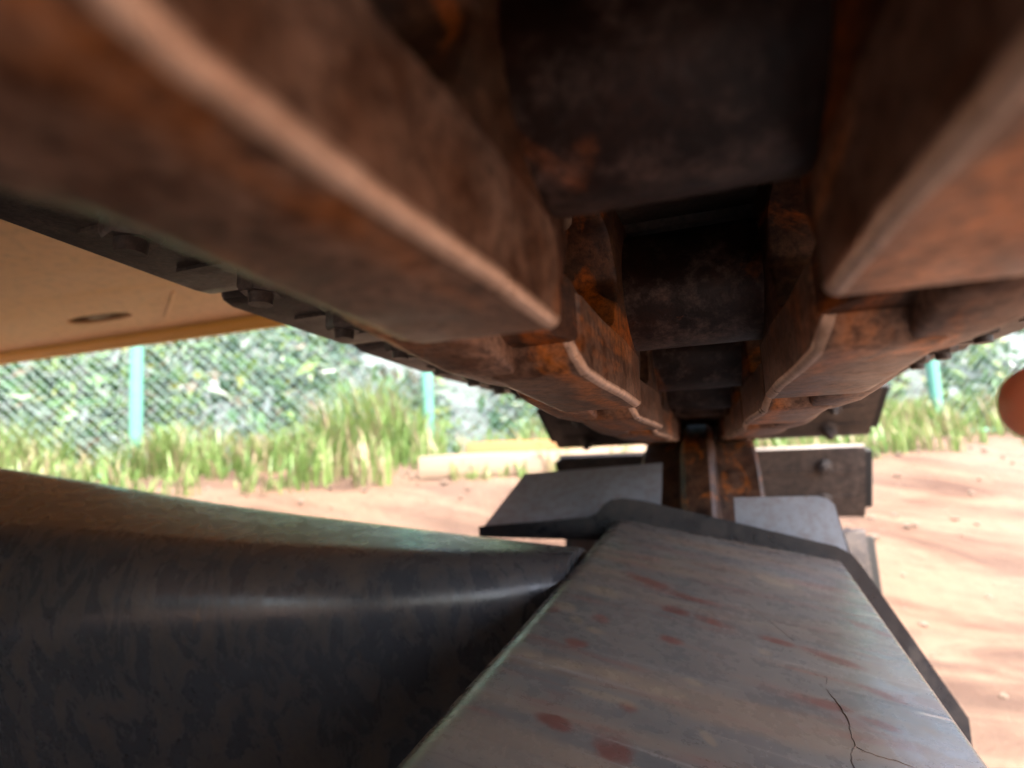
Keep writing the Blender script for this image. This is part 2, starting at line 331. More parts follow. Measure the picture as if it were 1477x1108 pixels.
def walk(pts, n):
    out = [pts[0]]; i = 0; cur = np.array(pts[0], float)
    while len(out) < n and i < len(pts) - 1:
        nxt = np.array(pts[i+1], float)
        if np.hypot(*(nxt - cur)) < P: i += 1; continue
        a = np.array(pts[i], float); lo, hi = 0.0, 1.0
        for _ in range(40):
            m = (lo + hi) / 2
            if np.hypot(*(a + (nxt - a) * m - cur)) < P: lo = m
            else: hi = m
        cur = a + (nxt - a) * lo; out.append(tuple(cur))
    return out
best = None
for yr in np.arange(-2.75, -2.55, 0.002):
    pp = walk(loop(yr), 200); e = abs(math.hypot(pp[-1][0] - pp[0][0], pp[-1][1] - pp[0][1]) - P)
    if len(pp) < 200 and (best is None or e < best[0]): best = (e, yr, pp)
YR, PINS = best[1], best[2]

def link_mesh(side):
    """one chain link: its near eye sits outside, its far eye inside; window for the shoe nuts; rail head below"""
    bm = bmesh.new()
    ss = [-0.044, -0.040, -0.030, -0.015, 0.0, 0.02, 0.038, 0.05, 0.056, 0.062, 0.075, 0.09, 0.105, 0.12, 0.128, 0.134, 0.145, 0.16, 0.175, P, P + 0.010, P + 0.017, P + 0.022, P + 0.025]
    def zb(s):
        if s <= 0: return -math.sqrt(max(0.045**2 - s*s, 1e-5))
        if s < 0.06: return -0.045 - 0.012 * sm(0.02, 0.06, s)
        if s < P - 0.01: return -0.057
        q = s - P
        return -0.057 + 0.022 * (max(0, q + 0.002) / 0.027) ** 3
    def zt(s):
        if s < -0.03: return 0.018 + 0.018 * (s + 0.044) / 0.014
        return 0.038
    def win(s):
        if s <= 0.05 or s >= 0.145: return None
        t = (s - 0.0975) / 0.0475; e = math.sqrt(max(0, 1 - t**4))
        return (-0.006 - 0.031 * e , -0.006 + 0.026 * e)
    T = 0.040
    def inner(s): return GAP - 0.0065 * sm(0.08, 0.18, s)
    def xo(s): return inner(s) + 0.0006 + 0.039 * (1 - sm(0.030, 0.066, s))
    rows = []
    for s in ss:
        wd = win(s) or (-0.006, -0.006); w0, w1 = wd
        r = {}
        for q, x in (('i', xo(s)), ('o', xo(s) + T)):
            for kname, z in (('b', zb(s)), ('0', w0), ('1', w1), ('t', zt(s))):
                r[q + kname] = bm.verts.new((side * x, s, z))
        r['w'] = win(s) is not None
        rows.append(r)
    def q4(a, b, c, d):
        try: bm.faces.new((a, b, c, d))
        except ValueError: pass
    for a, b in zip(rows, rows[1:]):
        for q in 'io':
            q4(a[q+'b'], b[q+'b'], b[q+'0'], a[q+'0']); q4(a[q+'1'], b[q+'1'], b[q+'t'], a[q+'t'])
        q4(a['ib'], b['ib'], b['ob'], a['ob']); q4(a['it'], b['it'], b['ot'], a['ot'])
        if a['w'] or b['w']:
            q4(a['i0'], b['i0'], b['o0'], a['o0']); q4(a['i1'], b['i1'], b['o1'], a['o1'])
    for r in (rows[0], rows[-1]):
        q4(r['ib'], r['i0'], r['o0'], r['ob']); q4(r['i1'], r['it'], r['ot'], r['o1'])
    bmesh.ops.remove_doubles(bm, verts=bm.verts, dist=1e-5)
    bmesh.ops.recalc_face_normals(bm, faces=bm.faces)
    bevel_sharp(bm, 0.003, 2, 50)
    # rail head: rounded section swept along the link, ends rounded off
    secs = []
    W0, W1, ZB, ZT = GAP, GAP + 0.046, -0.068, -0.037
    stations = [(0.0645, 0.012, 0.004), (0.0665, 0.005, 0.0015), (0.071, 0.0012, 0.0), (0.078, 0.0, 0.0), (0.11, 0.0, 0.0), (0.15, 0.0, 0.0), (0.190, 0.0, 0.0), (0.197, 0.0008, 0.0), (0.2015, 0.003, 0.001), (0.2035, 0.008, 0.003)]
    for s, up, inn in stations:
        W0 = inner(s); pts = [(W0 + inn, ZT)]
        ri, ro = 0.0034, 0.008
        for a in (0, 22, 45, 68, 90): pts.append((W0 + inn + ri - ri * math.cos(R(a)), ZB + up + ri - ri * math.sin(R(a))))
        for a in (0, 30, 60, 90): pts.append((W1 - inn - ro + ro * math.sin(R(a)), ZB + up + ro - ro * math.cos(R(a))))
        pts.append((W1 - inn, ZT))
        secs.append([bm.verts.new((side * x, s, z)) for x, z in pts])
    nface = len(bm.faces)
    for a, b in zip(secs, secs[1:]):
        for i in range(len(a) - 1):
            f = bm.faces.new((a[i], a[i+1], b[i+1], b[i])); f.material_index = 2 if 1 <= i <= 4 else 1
        bm.faces.new((a[-1], a[0], b[0], b[-1]))
    for s_ in (secs[0], secs[-1]):
        f = bm.faces.new(s_); f.material_index = 1
    # the outer eye carries the rail on past the joint: a tapering foot outside the rail head
    secs = []
    for s, up in [(-0.026, 0.024), (-0.022, 0.014), (-0.012, 0.008), (0.002, 0.006), (0.02, 0.005), (0.035, 0.004), (0.06, 0.001), (0.09, 0.0), (0.128, 0.003)]:
        xi = GAP + 0.0478 - 0.02 * sm(0.016, 0.03, s); xe = GAP + 0.062 - 0.018 * sm(0.03, 0.13, s); ro = 0.006; zb_ = -0.0672 + up
        pts = [(xi, -0.03), (xi, zb_ + 0.002), (xi + 0.002, zb_)]
        for a in (0, 30, 60, 90): pts.append((xe - ro + ro * math.sin(R(a)), zb_ + ro - ro * math.cos(R(a))))
        pts.append((xe, -0.03)); secs.append([bm.verts.new((side * x, s, z)) for x, z in pts])
    for a, b in zip(secs, secs[1:]):
        for i in range(len(a)):
            f = bm.faces.new((a[i], a[(i+1) % len(a)], b[(i+1) % len(a)], b[i])); f.material_index = 1
    for s_ in (secs[0], secs[-1]):
        f = bm.faces.new(s_); f.material_index = 1
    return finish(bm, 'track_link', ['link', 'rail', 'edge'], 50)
LINK = {s: link_mesh(s) for s in (-1, 1)}

bm = bmesh.new()
lathe_x(bm, [(-0.055, 0.026), (-0.055, 0.033), (-0.05, 0.034), (0.05, 0.034), (0.055, 0.033), (0.055, 0.026)], 48)
BUSH = finish(bm, 'bushing', 'bush', 40)
bm = bmesh.new()
lathe_x(bm, [(-0.118, 0.014), (-0.118, 0.018), (-0.115, 0.020), (0.115, 0.020), (0.118, 0.018), (0.118, 0.014)], 20)
PIN = finish(bm, 'track_pin', 'bush', 40)

SW, ST = 0.355, 0.009                                   # shoe half width, plate thickness
def shoe_mesh():
    bm = bmesh.new(); z0 = 0.0385
    prof = [(-0.094, z0 + 0.012), (-0.090, z0 + 0.003), (-0.080, z0), (0.070, z0), (0.083, z0 + 0.0015), (0.0925, z0 + 0.006), (0.0925, z0 + 0.015), (0.083, z0 + 0.0105), (0.070, z0 + ST), (-0.080, z0 + ST), (-0.088, z0 + 0.012), (-0.090, z0 + 0.018)]
    xs = [-SW, -SW + 0.004, SW - 0.004, SW]
    rings = []
    for x in xs:
        ins = 0.004 if abs(x) == SW else 0.0
        rings.append([bm.verts.new((x, s * (1 - ins * 4), z)) for s, z in prof])
    for a, b in zip(rings, rings[1:]):
        for i in range(len(prof)): bm.faces.new((a[i], a[(i+1) % len(prof)], b[(i+1) % len(prof)], b[i]))
    bm.faces.new(rings[0]); bm.faces.new(rings[-1])
    # two low cross ribs pressed into each wing
    for sx in (-1, 1):
        for s0 in (-0.03, 0.035):
            x0, x1 = sorted((sx * 0.15, sx * 0.33)); box(bm, x0, x1, s0 - 0.004, s0 + 0.004, z0 - 0.0025, z0 + 0.002)
    return finish(bm, 'track_shoe', 'shoe', 40)
SHOE = shoe_mesh()
bm = bmesh.new(); box(bm, -0.374, 0.374, -0.079, 0.073, 0.0478, 0.0815)
for v in bm.verts:
    if v.co.z > 0.07: v.co.x *= 0.975; v.co.y *= 0.93
bevel_sharp(bm, 0.008, 3)
PAD = finish(bm, 'rubber_pad', 'rubber', 40)
def hexnut(r, h, flange):
    bm = bmesh.new(); seg = 24
    def ring(rr, z, n): return [bm.verts.new((rr * math.cos(2*math.pi*i/n), rr * math.sin(2*math.pi*i/n), z)) for i in range(n)]
    a, b, c = ring(flange, 0, seg), ring(flange, -0.0035, seg), ring(r * 0.98, -0.0065, seg)
    for p, q in ((a, b), (b, c)):
        for i in range(seg): bm.faces.new((p[i], p[(i+1) % seg], q[(i+1) % seg], q[i]))
    bm.faces.new(a); bm.faces.new(c)
    a, b, c = ring(r, -0.006, 6), ring(r, -h * 0.86, 6), ring(r * 0.86, -h, 6)
    for p, q in ((a, b), (b, c)):
        for i in range(6): bm.faces.new((p[i], p[(i+1) % 6], q[(i+1) % 6], q[i]))
    bm.faces.new(a); bm.faces.new(c)
    a, b = ring(r * 0.55, -h + 0.001, 16), ring(r * 0.5, -h - 0.007, 16)
    for i in range(16): bm.faces.new((a[i], a[(i+1) % 16], b[(i+1) % 16], b[i]))
    bm.faces.new(a); bm.faces.new(b)
    return finish(bm, 'nut', 'nut', 35)
NUT = hexnut(0.0125, 0.017, 0.0155)
PADNUT = hexnut(0.015, 0.022, 0.019); PADNUT.materials[0] = M['shoe']

def place(name, me, parent, mat):
    o = link_obj(name, me, parent); o.matrix_local = mat; return o
n = len(PINS)
rnd = random.Random(5)
for i in range(n):
    y0, z0 = PINS[i]; y1, z1 = PINS[(i+1) % n]
    ang = math.atan2(z1 - z0, y1 - y0)
    drift = -0.026 * max(0.0, y0 - 0.2)
    base = Matrix.Translation((GL + drift, y0, z0)) @ Matrix.Rotation(ang, 4, 'X')
    for s in (-1, 1): place('track_link', LINK[s], EX, base)
    place('bushing', BUSH, EX, Matrix.Translation((GL + drift, y1, z1)) @ Matrix.Rotation(ang + rnd.uniform(0, 6), 4, 'X'))
    mid = base @ Matrix.Translation((rnd.uniform(-.002, .002), P / 2, 0))
    sh = place('track_shoe', SHOE, EX, mid)
    place('rubber_pad', PAD, sh, Matrix.Identity(4))
    seen = z0 > H - 0.4 and y0 > -0.7
    if seen:
        for s in (-1, 1):
            for q in (-0.032, 0.012): place('nut', NUT, sh, Matrix.Translation((s * 0.068, q, 0.0185)) @ Matrix.Rotation(rnd.uniform(0, 1), 4, 'Z'))
            for q in (-0.045, 0.045): place('nut', PADNUT, sh, Matrix.Translation((s * 0.27, q, 0.0383)) @ Matrix.Rotation(rnd.uniform(0, 1), 4, 'Z'))

# --- idler wheel at the far end, sprocket at the rear
def idler():
    bm = bmesh.new()
    lathe_x(bm, [(-0.1, 0.03), (-0.1, 0.25), (-0.094, 0.2575), (-0.034, 0.2595), (-0.030, 0.262), (-0.0255, 0.287), (-0.0185, 0.294), (0.0185, 0.294), (0.0255, 0.287), (0.030, 0.262), (0.034, 0.2595), (0.094, 0.2575), (0.1, 0.25), (0.1, 0.03)], 72)
    o = link_obj('idler_wheel', finish(bm, 'idler_wheel', 'link', 40), EX); o.location = (GL - 0.026, YF, ZF)
    bm = bmesh.new(); lathe_x(bm, [(-0.15, 0.02), (-0.15, 0.075), (-0.14, 0.085), (0.14, 0.085), (0.15, 0.075), (0.15, 0.02)], 32)
    link_obj('hub', finish(bm, 'idler_hub', 'guard', 40), o)
idler()
def sprocket():
    bm = bmesh.new(); nT = 22; a = []
    for i in range(nT * 6):
        ph = 2 * math.pi * i / (nT * 6); kx = i % 6
        a.append((ph, 0.298 if kx in (0, 5) else (0.312 if kx in (1, 4) else 0.33)))
    r0 = [bm.verts.new((-0.028, r * math.cos(p), r * math.sin(p))) for p, r in a]; r1 = [bm.verts.new((0.028, r * math.cos(p), r * math.sin(p))) for p, r in a]
    bm.faces.new(r0); bm.faces.new(r1)
    for i in range(len(a)): bm.faces.new((r0[i], r0[(i+1) % len(a)], r1[(i+1) % len(a)], r1[i]))
    o = link_obj('drive_sprocket', finish(bm, 'drive_sprocket', 'link', 35), EX); o.location = (GL, YR, ZF)
    bm = bmesh.new(); lathe_x(bm, [(-0.2, 0.05), (-0.2, 0.19), (0.14, 0.19), (0.17, 0.15), (0.17, 0.05)], 32)
    link_obj('final_drive', finish(bm, 'final_drive', 'guard', 40), o)
sprocket()

# --- track frame: sloped top plate, rounded left shoulder, steep right flank
YE = 0.83
DIR = Vector((0.02, 1.0, 0.048))
def track_frame():
    bm = bmesh.new()
    LX, LZ, RX, RZ = -0.152, -0.1163, 0.1374, -0.1711
    sl = (RZ - LZ) / (RX - LX); rr = 0.0225
    prof = [(LX + 0.012, -0.5), (LX, -0.45), (LX, LZ - rr - 0.004)]
    th = math.atan(sl)
    cxx, czz = LX + rr, LZ - rr - 0.0035
    for a in np.linspace(math.pi, math.pi / 2 + th, 8): prof.append((cxx + rr * math.cos(a), czz + rr * math.sin(a)))
    for t in (0.25, 0.5, 0.75): prof.append((prof[10][0] + (RX - 0.006 - prof[10][0]) * t, prof[10][1] + (RZ + 0.0012 - prof[10][1]) * t))
    r2 = 0.006; fl = math.atan2(-0.115, 0.057)
    c2 = (RX - 0.006 - r2 * math.sin(-th) * 0 , RZ + 0.0012 - r2)
    for a in np.linspace(math.pi / 2 + th, fl + math.pi / 2, 5): prof.append((c2[0] + r2 * math.cos(a), c2[1] + r2 * math.sin(a)))
    prof += [(0.222, -0.345), (0.222, -0.45), (0.13, -0.5)]
    stations = list(np.linspace(-2.25, 0.0, 8)) + list(np.linspace(0.06, YE - 0.004, 12))
    rings = []
    for y in stations:
        off = DIR * (y - YE)
        ring = []
        for j, (x, z) in enumerate(prof):
            wob = 0.0009 * mnoise.noise(Vector((x * 12, y * 9, 3.3))) if 3 <= j <= 13 else 0
            ring.append(bm.verts.new((x + off.x, y, z + off.z + H + wob)))
        rings.append(ring)
    for a, b in zip(rings, rings[1:]):
        for i in range(len(prof)): bm.faces.new((a[i], a[(i+1) % len(prof)], b[(i+1) % len(prof)], b[i]))
    bm.faces.new(rings[0]); bm.faces.new(rings[-1])
    o = link_obj('track_frame', finish(bm, 'track_frame', 'frame', 60), EX)
    # end plate: proud rim round the far end, with an ear to the left
    out = [(-0.236, -0.096), (-0.236, -0.0905), (-0.122, -0.0815), (-0.112, -0.077), (-0.105, -0.069), (-0.098, -0.0645), (-0.088, -0.0635), (-0.07, -0.066),
           (0.09, -0.1065), (0.099, -0.112), (0.105, -0.120), (0.168, -0.236), (0.168, -0.30), (-0.11, -0.30), (-0.112, -0.098)]
    bm = bmesh.new(); prism(bm, [(x * 1.469, z * 1.469 + H) for x, z in out], YE - 0.003, YE + 0.009)
    bevel_sharp(bm, 0.0045, 3, 25)
    link_obj('end_plate', finish(bm, 'end_plate', 'rim', 40), o)
    # cracked paint and a dried root on the sloped plate
    for pts in ([(0.06, 0.4638, -0.1754), (0.0572, 0.448, -0.176), (0.0586, 0.4364, -0.1765), (0.0615, 0.423, -0.1775), (0.0631, 0.4093, -0.1788), (0.0612, 0.394, -0.1794), (0.0607, 0.3802, -0.1798), (0.057, 0.374, -0.1797), (0.0556, 0.3662, -0.1796), (0.0545, 0.35, -0.18)],
                [(0.0607, 0.3802, -0.1798), (0.066, 0.3778, -0.181), (0.0715, 0.3771, -0.182), (0.078, 0.3775, -0.1832), (0.0841, 0.3767, -0.1845), (0.09, 0.374, -0.186)],
                [(0.0164, 0.5871, -0.1607), (0.025, 0.566, -0.1635), (0.0362, 0.541, -0.1668), (0.0464, 0.5187, -0.1699)]):
        bm = bmesh.new(); fine = []
        for p0, p1 in zip(pts, pts[1:]):
            for t in np.linspace(0, 1, 7)[:-1]:
                q = Vector(p0).lerp(Vector(p1), t); j = mnoise.noise_vector(q * 260) * 0.0011; fine.append((q.x + j.x, q.y + j.y, q.z + 0.048 * j.y - 0.19 * j.x))
        fine.append(pts[-1])
        tube(bm, [(x, y, z + H + 0.0001) for x, y, z in fine], 0.00042, 6)
        link_obj('paint_crack', finish(bm, 'paint_crack', 'crack', 60), o)
    # guards beside the idler
    bm = bmesh.new()
    def slab(pts, nrm, th):
        pts = [tuple(1.469 * q for q in p) for p in pts]; a = [bm.verts.new((p[0], p[1], p[2] + H)) for p in pts]; b = [bm.verts.new((p[0] - nrm[0]*th, p[1] - nrm[1]*th, p[2] - nrm[2]*th + H)) for p in pts]
        bm.faces.new(a); bm.faces.new(b)
        for i in range(len(pts)): bm.faces.new((a[i], a[(i+1) % len(pts)], b[(i+1) % len(pts)], b[i]))
    slab([(-0.247, 0.59, -0.098), (-0.218, 0.665, -0.043), (-0.060, 0.665, -0.0355), (-0.060, 0.59, -0.098)], (0, -0.6, 0.8), 0.008)
    bevel_sharp(bm, 0.0045, 3, 25)
    link_obj('guard_plate', finish(bm, 'guard_plate', 'guard', 40), o)
    bm = bmesh.new()
    slab([(0.014, 0.585, -0.14), (0.0155, 0.605, -0.069), (0.085, 0.605, -0.0685), (0.092, 0.604, -0.0705), (0.096, 0.602, -0.0745), (0.105, 0.588, -0.127), (0.107, 0.585, -0.14)], (0, -0.96, 0.27), 0.008)
    bevel_sharp(bm, 0.0045, 3, 25)
    link_obj('guard_plate', finish(bm, 'guard_plate', 'guard', 40), o)
    return o
track_frame()

# --- leg of the car body that meets the frame from the left
def leg():
    S = 1.0
    # per station: crest (x, y, z), upper front edge, bend, foot
    st = [((-2.11, .55, .141), (-1.506, .40, -.045), (-1.461, .40, -.261)),
          ((-1.018, .57, -.001), (-.746, .42, -.071), (-.741, .42, -.173)),
          ((-.633, .59, -.059), (-.483, .45, -.091), (-.483, .45, -.155)),
          ((-.427, .60, -.084), (-.342, .48, -.102), (-.344, .48, -.152)),
          ((-.259, .63, -.108), (-.219, .53, -.111), (-.221, .53, -.154)),
          ((-.150, .645, -.122), (-.149, .575, -.120), (-.149, .575, -.150))]
    st = [[Vector(p) * S for p in s] for s in st]
    bm = bmesh.new(); rings = []
    for crest, edge, bend in st:
        back = crest + Vector((-0.02, 0.16, -0.05)); backd = crest + Vector((-0.02, 0.20, -0.36))
        bend = bend + Vector((0, -0.022, 0)); foot = bend + Vector((0, 0.03, -0.10)); foot2 = bend + Vector((0, 0.09, -0.30))
        ctrl = [backd, back, crest, edge, bend, foot, foot2]
        # round the profile by quadratic corners
        pts = [ctrl[0]]
        for i in range(1, len(ctrl) - 1):
            a, b, c = ctrl[i-1], ctrl[i], ctrl[i+1]
            fr = 0.42 if i in (2, 3) else 0.38
            p0 = b + (a - b) * min(fr, 0.035 / max((a - b).length, 1e-6)); p1 = b + (c - b) * min(fr, 0.035 / max((c - b).length, 1e-6))
            for t in np.linspace(0, 1, 7): pts.append(p0 * (1-t)**2 + b * 2*t*(1-t) + p1 * t*t)
        pts.append(ctrl[-1]); rings.append(pts)
    # smooth the stations lengthwise
    fine = []
    for i in range(len(rings) - 1):
        for t in np.linspace(0, 1, 5)[:-1]:
            i0, i3 = max(i-1, 0), min(i+2, len(rings)-1); row = []
            for a, b, c, d in zip(rings[i0], rings[i], rings[i+1], rings[i3]):
                row.append(0.5 * ((2*b) + (c-a)*t + (2*a-5*b+4*c-d)*t*t + (3*b-a-3*c+d)*t**3))
            fine.append(row)
    fine.append(rings[-1])
    vr = [[bm.verts.new((p.x, p.y, p.z + H)) for p in r] for r in fine]
    for a, b in zip(vr, vr[1:]):
        for i in range(len(a) - 1): bm.faces.new((a[i], a[i+1], b[i+1], b[i]))
        bm.faces.new((a[-1], a[0], b[0], b[-1]))
    bm.faces.new(vr[0]); bm.faces.new(vr[-1])
    link_obj('car_body_leg', finish(bm, 'car_body_leg', 'leg', 60), EX)
    bm = bmesh.new(); box(bm, -2.3, -1.2, -1.35, 0.62, H - 0.30, H + 0.10); bevel_sharp(bm, 0.03, 3)
    link_obj('car_body', finish(bm, 'car_body', 'leg', 40), EX)
    bm = bmesh.new(); lathe = [(0.0, 0), ]
    for i in range(1): pass
    r = 0.5; seg = 40
    a = [bm.verts.new((-1.75 + r*math.cos(2*math.pi*i/seg), -0.5 + r*math.sin(2*math.pi*i/seg), H + 0.09)) for i in range(seg)]
    b = [bm.verts.new((-1.75 + r*math.cos(2*math.pi*i/seg), -0.5 + r*math.sin(2*math.pi*i/seg), H + 0.36)) for i in range(seg)]
    bm.faces.new(a); bm.faces.new(b)
    for i in range(seg): bm.faces.new((a[i], a[(i+1) % seg], b[(i+1) % seg], b[i]))
    link_obj('swing_bearing', finish(bm, 'swing_bearing', 'leg', 40), EX)
leg()

# --- upper body: orange belly plate with a lip along its far edge
def upper():
    bm = bmesh.new(); z0 = H + 0.388; hole = (-1.57, 1.10, 0.12, 0.035)
    x0, x1, y0, y1 = -3.2, 0.30, -2.4, 1.285
    hx, hy, ra, rb = hole; nseg = 24
    # plate with an oval drain hole
    ring_o = []; ring_i = []; ring_t = []
    for i in range(nseg):
        a = 2*math.pi*i/nseg; c, s = math.cos(a), math.sin(a)
        ring_i.append(bm.verts.new((hx + ra*c, hy + rb*s, z0))); ring_t.append(bm.verts.new((hx + ra*c, hy + rb*s, z0 + 0.012)))
        q = max(abs(c), abs(s)); ring_o.append(bm.verts.new((hx + 0.16*c/q, hy + 0.12*s/q, z0)))
    for i in range(nseg):
        j = (i+1) % nseg
        bm.faces.new((ring_i[i], ring_i[j], ring_o[j], ring_o[i])); bm.faces.new((ring_i[i], ring_i[j], ring_t[j], ring_t[i]))
    bx = [x0, hx - 0.16, hx + 0.16, x1]; by = [y0, hy - 0.12, hy + 0.12, y1]
    for i in range(3):
        for j in range(3):
            if (i, j) == (1, 1): continue
            bm.faces.new([bm.verts.new(p) for p in ((bx[i], by[j], z0), (bx[i+1], by[j], z0), (bx[i+1], by[j+1], z0), (bx[i], by[j+1], z0))])
    # closing sides and deck above
    box(bm, x0, x1, y0, y1 - 0.02, z0 + 0.16, z0 + 0.62)
    o = link_obj('revolving_frame', finish(bm, 'revolving_frame', 'yellow', 30), EX)
    bm = bmesh.new(); prof = [(1.292, 0.386), (1.289, 0.358), (1.294, 0.352), (1.312, 0.352), (1.322, 0.36), (1.322, 0.97), (1.292, 0.97)]
    a = [bm.verts.new((x0, y, z + H)) for y, z in prof]; b = [bm.verts.new((x1, y, z + H)) for y, z in prof]
    bm.faces.new(a); bm.faces.new(b)
    for i in range(len(prof)): bm.faces.new((a[i], a[(i+1) % len(prof)], b[(i+1) % len(prof)], b[i]))
    link_obj('front_lip', finish(bm, 'front_lip', 'lip', 50), o)
    bm = bmesh.new(); box(bm, x1 + 0.002, x1 + 0.03, y0, y1, z0, z0 + 0.62); box(bm, x0 - 0.03, x0 - 0.002, y0, y1, z0, z0 + 0.62); box(bm, x0, x1, y0 - 0.03, y0 - 0.002, z0, z0 + 0.62)
    link_obj('side_panel', finish(bm, 'side_panel', 'yellow', 30), o)
    # raised weld seams under the plate
    bm = bmesh.new(); tube(bm, [(-1.18, 1.0, z0), (-1.3, 1.09, z0), (-1.41, 1.17, z0)], 0.0045, 6); link_obj('weld_seam', finish(bm, 'weld_seam', 'yellow', 60), o)
    bm = bmesh.new(); lathe = 0; seg = 20
    a = [bm.verts.new((hx - 0.004 + 0.05*math.cos(2*math.pi*i/seg), hy + 0.02*math.sin(2*math.pi*i/seg), z0 + 0.014)) for i in range(seg)]
    b = [bm.verts.new((hx - 0.004 + 0.035*math.cos(2*math.pi*i/seg), hy + 0.013*math.sin(2*math.pi*i/seg), z0 + 0.004)) for i in range(seg)]
    bm.faces.new(a); bm.faces.new(b)
    for i in range(seg): bm.faces.new((a[i], a[(i+1) % seg], b[(i+1) % seg], b[i]))
    link_obj('drain_plug', finish(bm, 'drain_plug', 'nut', 40), o)
    bm = bmesh.new(); box(bm, hx - 0.12, hx + 0.12, hy - 0.08, hy + 0.08, z0 + 0.0135, z0 + 0.05); link_obj('drain_cover', finish(bm, 'drain_cover', 'dark', 30), o)
upper()

# ------------------------------------------------------------------ fence
def fence():
    root = tag(empty('chain_link_fence', (FP.x, FP.y, 0.55)), 'pale green chain link fence on round posts below the leafy bank', 'fence')
    ang = math.atan2(FD.y, FD.x); root.rotation_euler = (0, 0, ang)
    bm = bmesh.new(); seg = 20; r = 0.038
    for z0, z1, rr in ((-0.2, 1.9, r), (1.9, 1.93, r * 1.12)):
        a = [bm.verts.new((rr*math.cos(2*math.pi*i/seg), rr*math.sin(2*math.pi*i/seg), z0)) for i in range(seg)]
        b = [bm.verts.new((rr*math.cos(2*math.pi*i/seg), rr*math.sin(2*math.pi*i/seg), z1)) for i in range(seg)]
        bm.faces.new(a); bm.faces.new(b)
        for i in range(seg): bm.faces.new((a[i], a[(i+1) % seg], b[(i+1) % seg], b[i]))
    pm = finish(bm, 'post', 'fence', 40)
    for q in range(-2, 5):
        o = link_obj('post', pm, root); o.location = (q * 1.8, 0, 0)
    for z in (0.06, 1.86):
        bm = bmesh.new(); tube(bm, [(-3.6, 0.0, z), (0, 0.0, z), (7.2, 0.0, z)], 0.017, 10)
        link_obj('rail', finish(bm, 'rail', 'fence', 50), root)
    # woven wire: one zigzag-free diagonal lattice
    bm = bmesh.new(); step = 0.07; hgt = 1.8
    def wire(a, b, off):
        d = Vector((b[0]-a[0], 0, b[1]-a[1])).normalized(); nn = Vector((-d.z, 0, d.x)) * 0.0016; yv = Vector((0, 0.0016, 0))
        pa, pb = Vector((a[0], off, a[1])), Vector((b[0], off, b[1]))
        A = [bm.verts.new(pa + v) for v in (nn, yv, -nn, -yv)]; B = [bm.verts.new(pb + v) for v in (nn, yv, -nn, -yv)]
        for i in range(4): bm.faces.new((A[i], A[(i+1) % 4], B[(i+1) % 4], B[i]))
    x = -3.6 - hgt
    while x < 7.2:
        for s in (1, -1):
            xa, xb = (x, x + hgt) if s > 0 else (x + hgt, x)
            wire((xa, 0.06), (xb, 0.06 + hgt), 0.040 + 0.0015 * s)
        x += step
    o = link_obj('wire_mesh', finish(bm, 'wire_mesh', 'wire', 0), root); o['kind'] = 'stuff'
fence()

# ------------------------------------------------------------------ plants
rng = np.random.default_rng(3)
def blades(name, verts, faces, cols, mat, label):
    me = bpy.data.meshes.new(name); me.from_pydata(verts, [], faces)
    at = me.attributes.new('tint', 'FLOAT_COLOR', 'POINT'); at.data.foreach_set('color', np.asarray(cols, dtype=np.float32).ravel())
    me.materials.append(M[mat]); o = link_obj(name, me); tag(o, label[0], label[1], kind='stuff'); return o
def leaves():
    V, F, C = [], [], []
    tones = [(0.05, 0.11, 0.04), (0.11, 0.2, 0.08), (0.17, 0.25, 0.07), (0.12, 0.17, 0.12), (0.15, 0.19, 0.15), (0.22, 0.24, 0.06), (0.16, 0.13, 0.09), (0.22, 0.25, 0.25)]
    pr = [0.2, 0.2, 0.13, 0.15, 0.14, 0.05, 0.06, 0.07]
    for i in range(30000):
        u = rng.uniform(-5, 7.5); b = rng.uniform(0.12, 3.0)
        p = FP + FD * u - FN * b
        cl = mnoise.noise(Vector((u * 1.6, b * 1.6, 7)))
        if cl < -0.28 + 0.1 * rng.normal(): continue
        z = ground_z(p.x, p.y) + abs(rng.normal(0.0, 0.16)) + 0.02 + 0.12 * cl
        L = rng.uniform(0.025, 0.1); Wd = L * rng.uniform(0.3, 0.5)
        n_ = Vector(rng.normal(size=3)) + Vector((FN.x * 1.0, FN.y * 1.0, 0.9)); n_.normalize()
        t = n_.cross(Vector(rng.normal(size=3))).normalized(); s_ = n_.cross(t)
        c = Vector((p.x, p.y, z)); k0 = len(V)
        V += [tuple(c - t * L), tuple(c - t * L * 0.2 + s_ * Wd + n_ * L * 0.1), tuple(c + t * L - n_ * L * 0.15), tuple(c - t * L * 0.2 - s_ * Wd + n_ * L * 0.1)]
        F += [(k0, k0+1, k0+2), (k0, k0+2, k0+3)]
        col = np.array(tones[rng.choice(len(tones), p=pr)]) * rng.uniform(0.75, 1.25)
        C += [tuple(col) + (1,)] * 4
    blades('ground_cover', V, F, C, 'leaf', ('dense small-leaved creeping plants covering the bank behind the fence', 'plants'))
leaves()
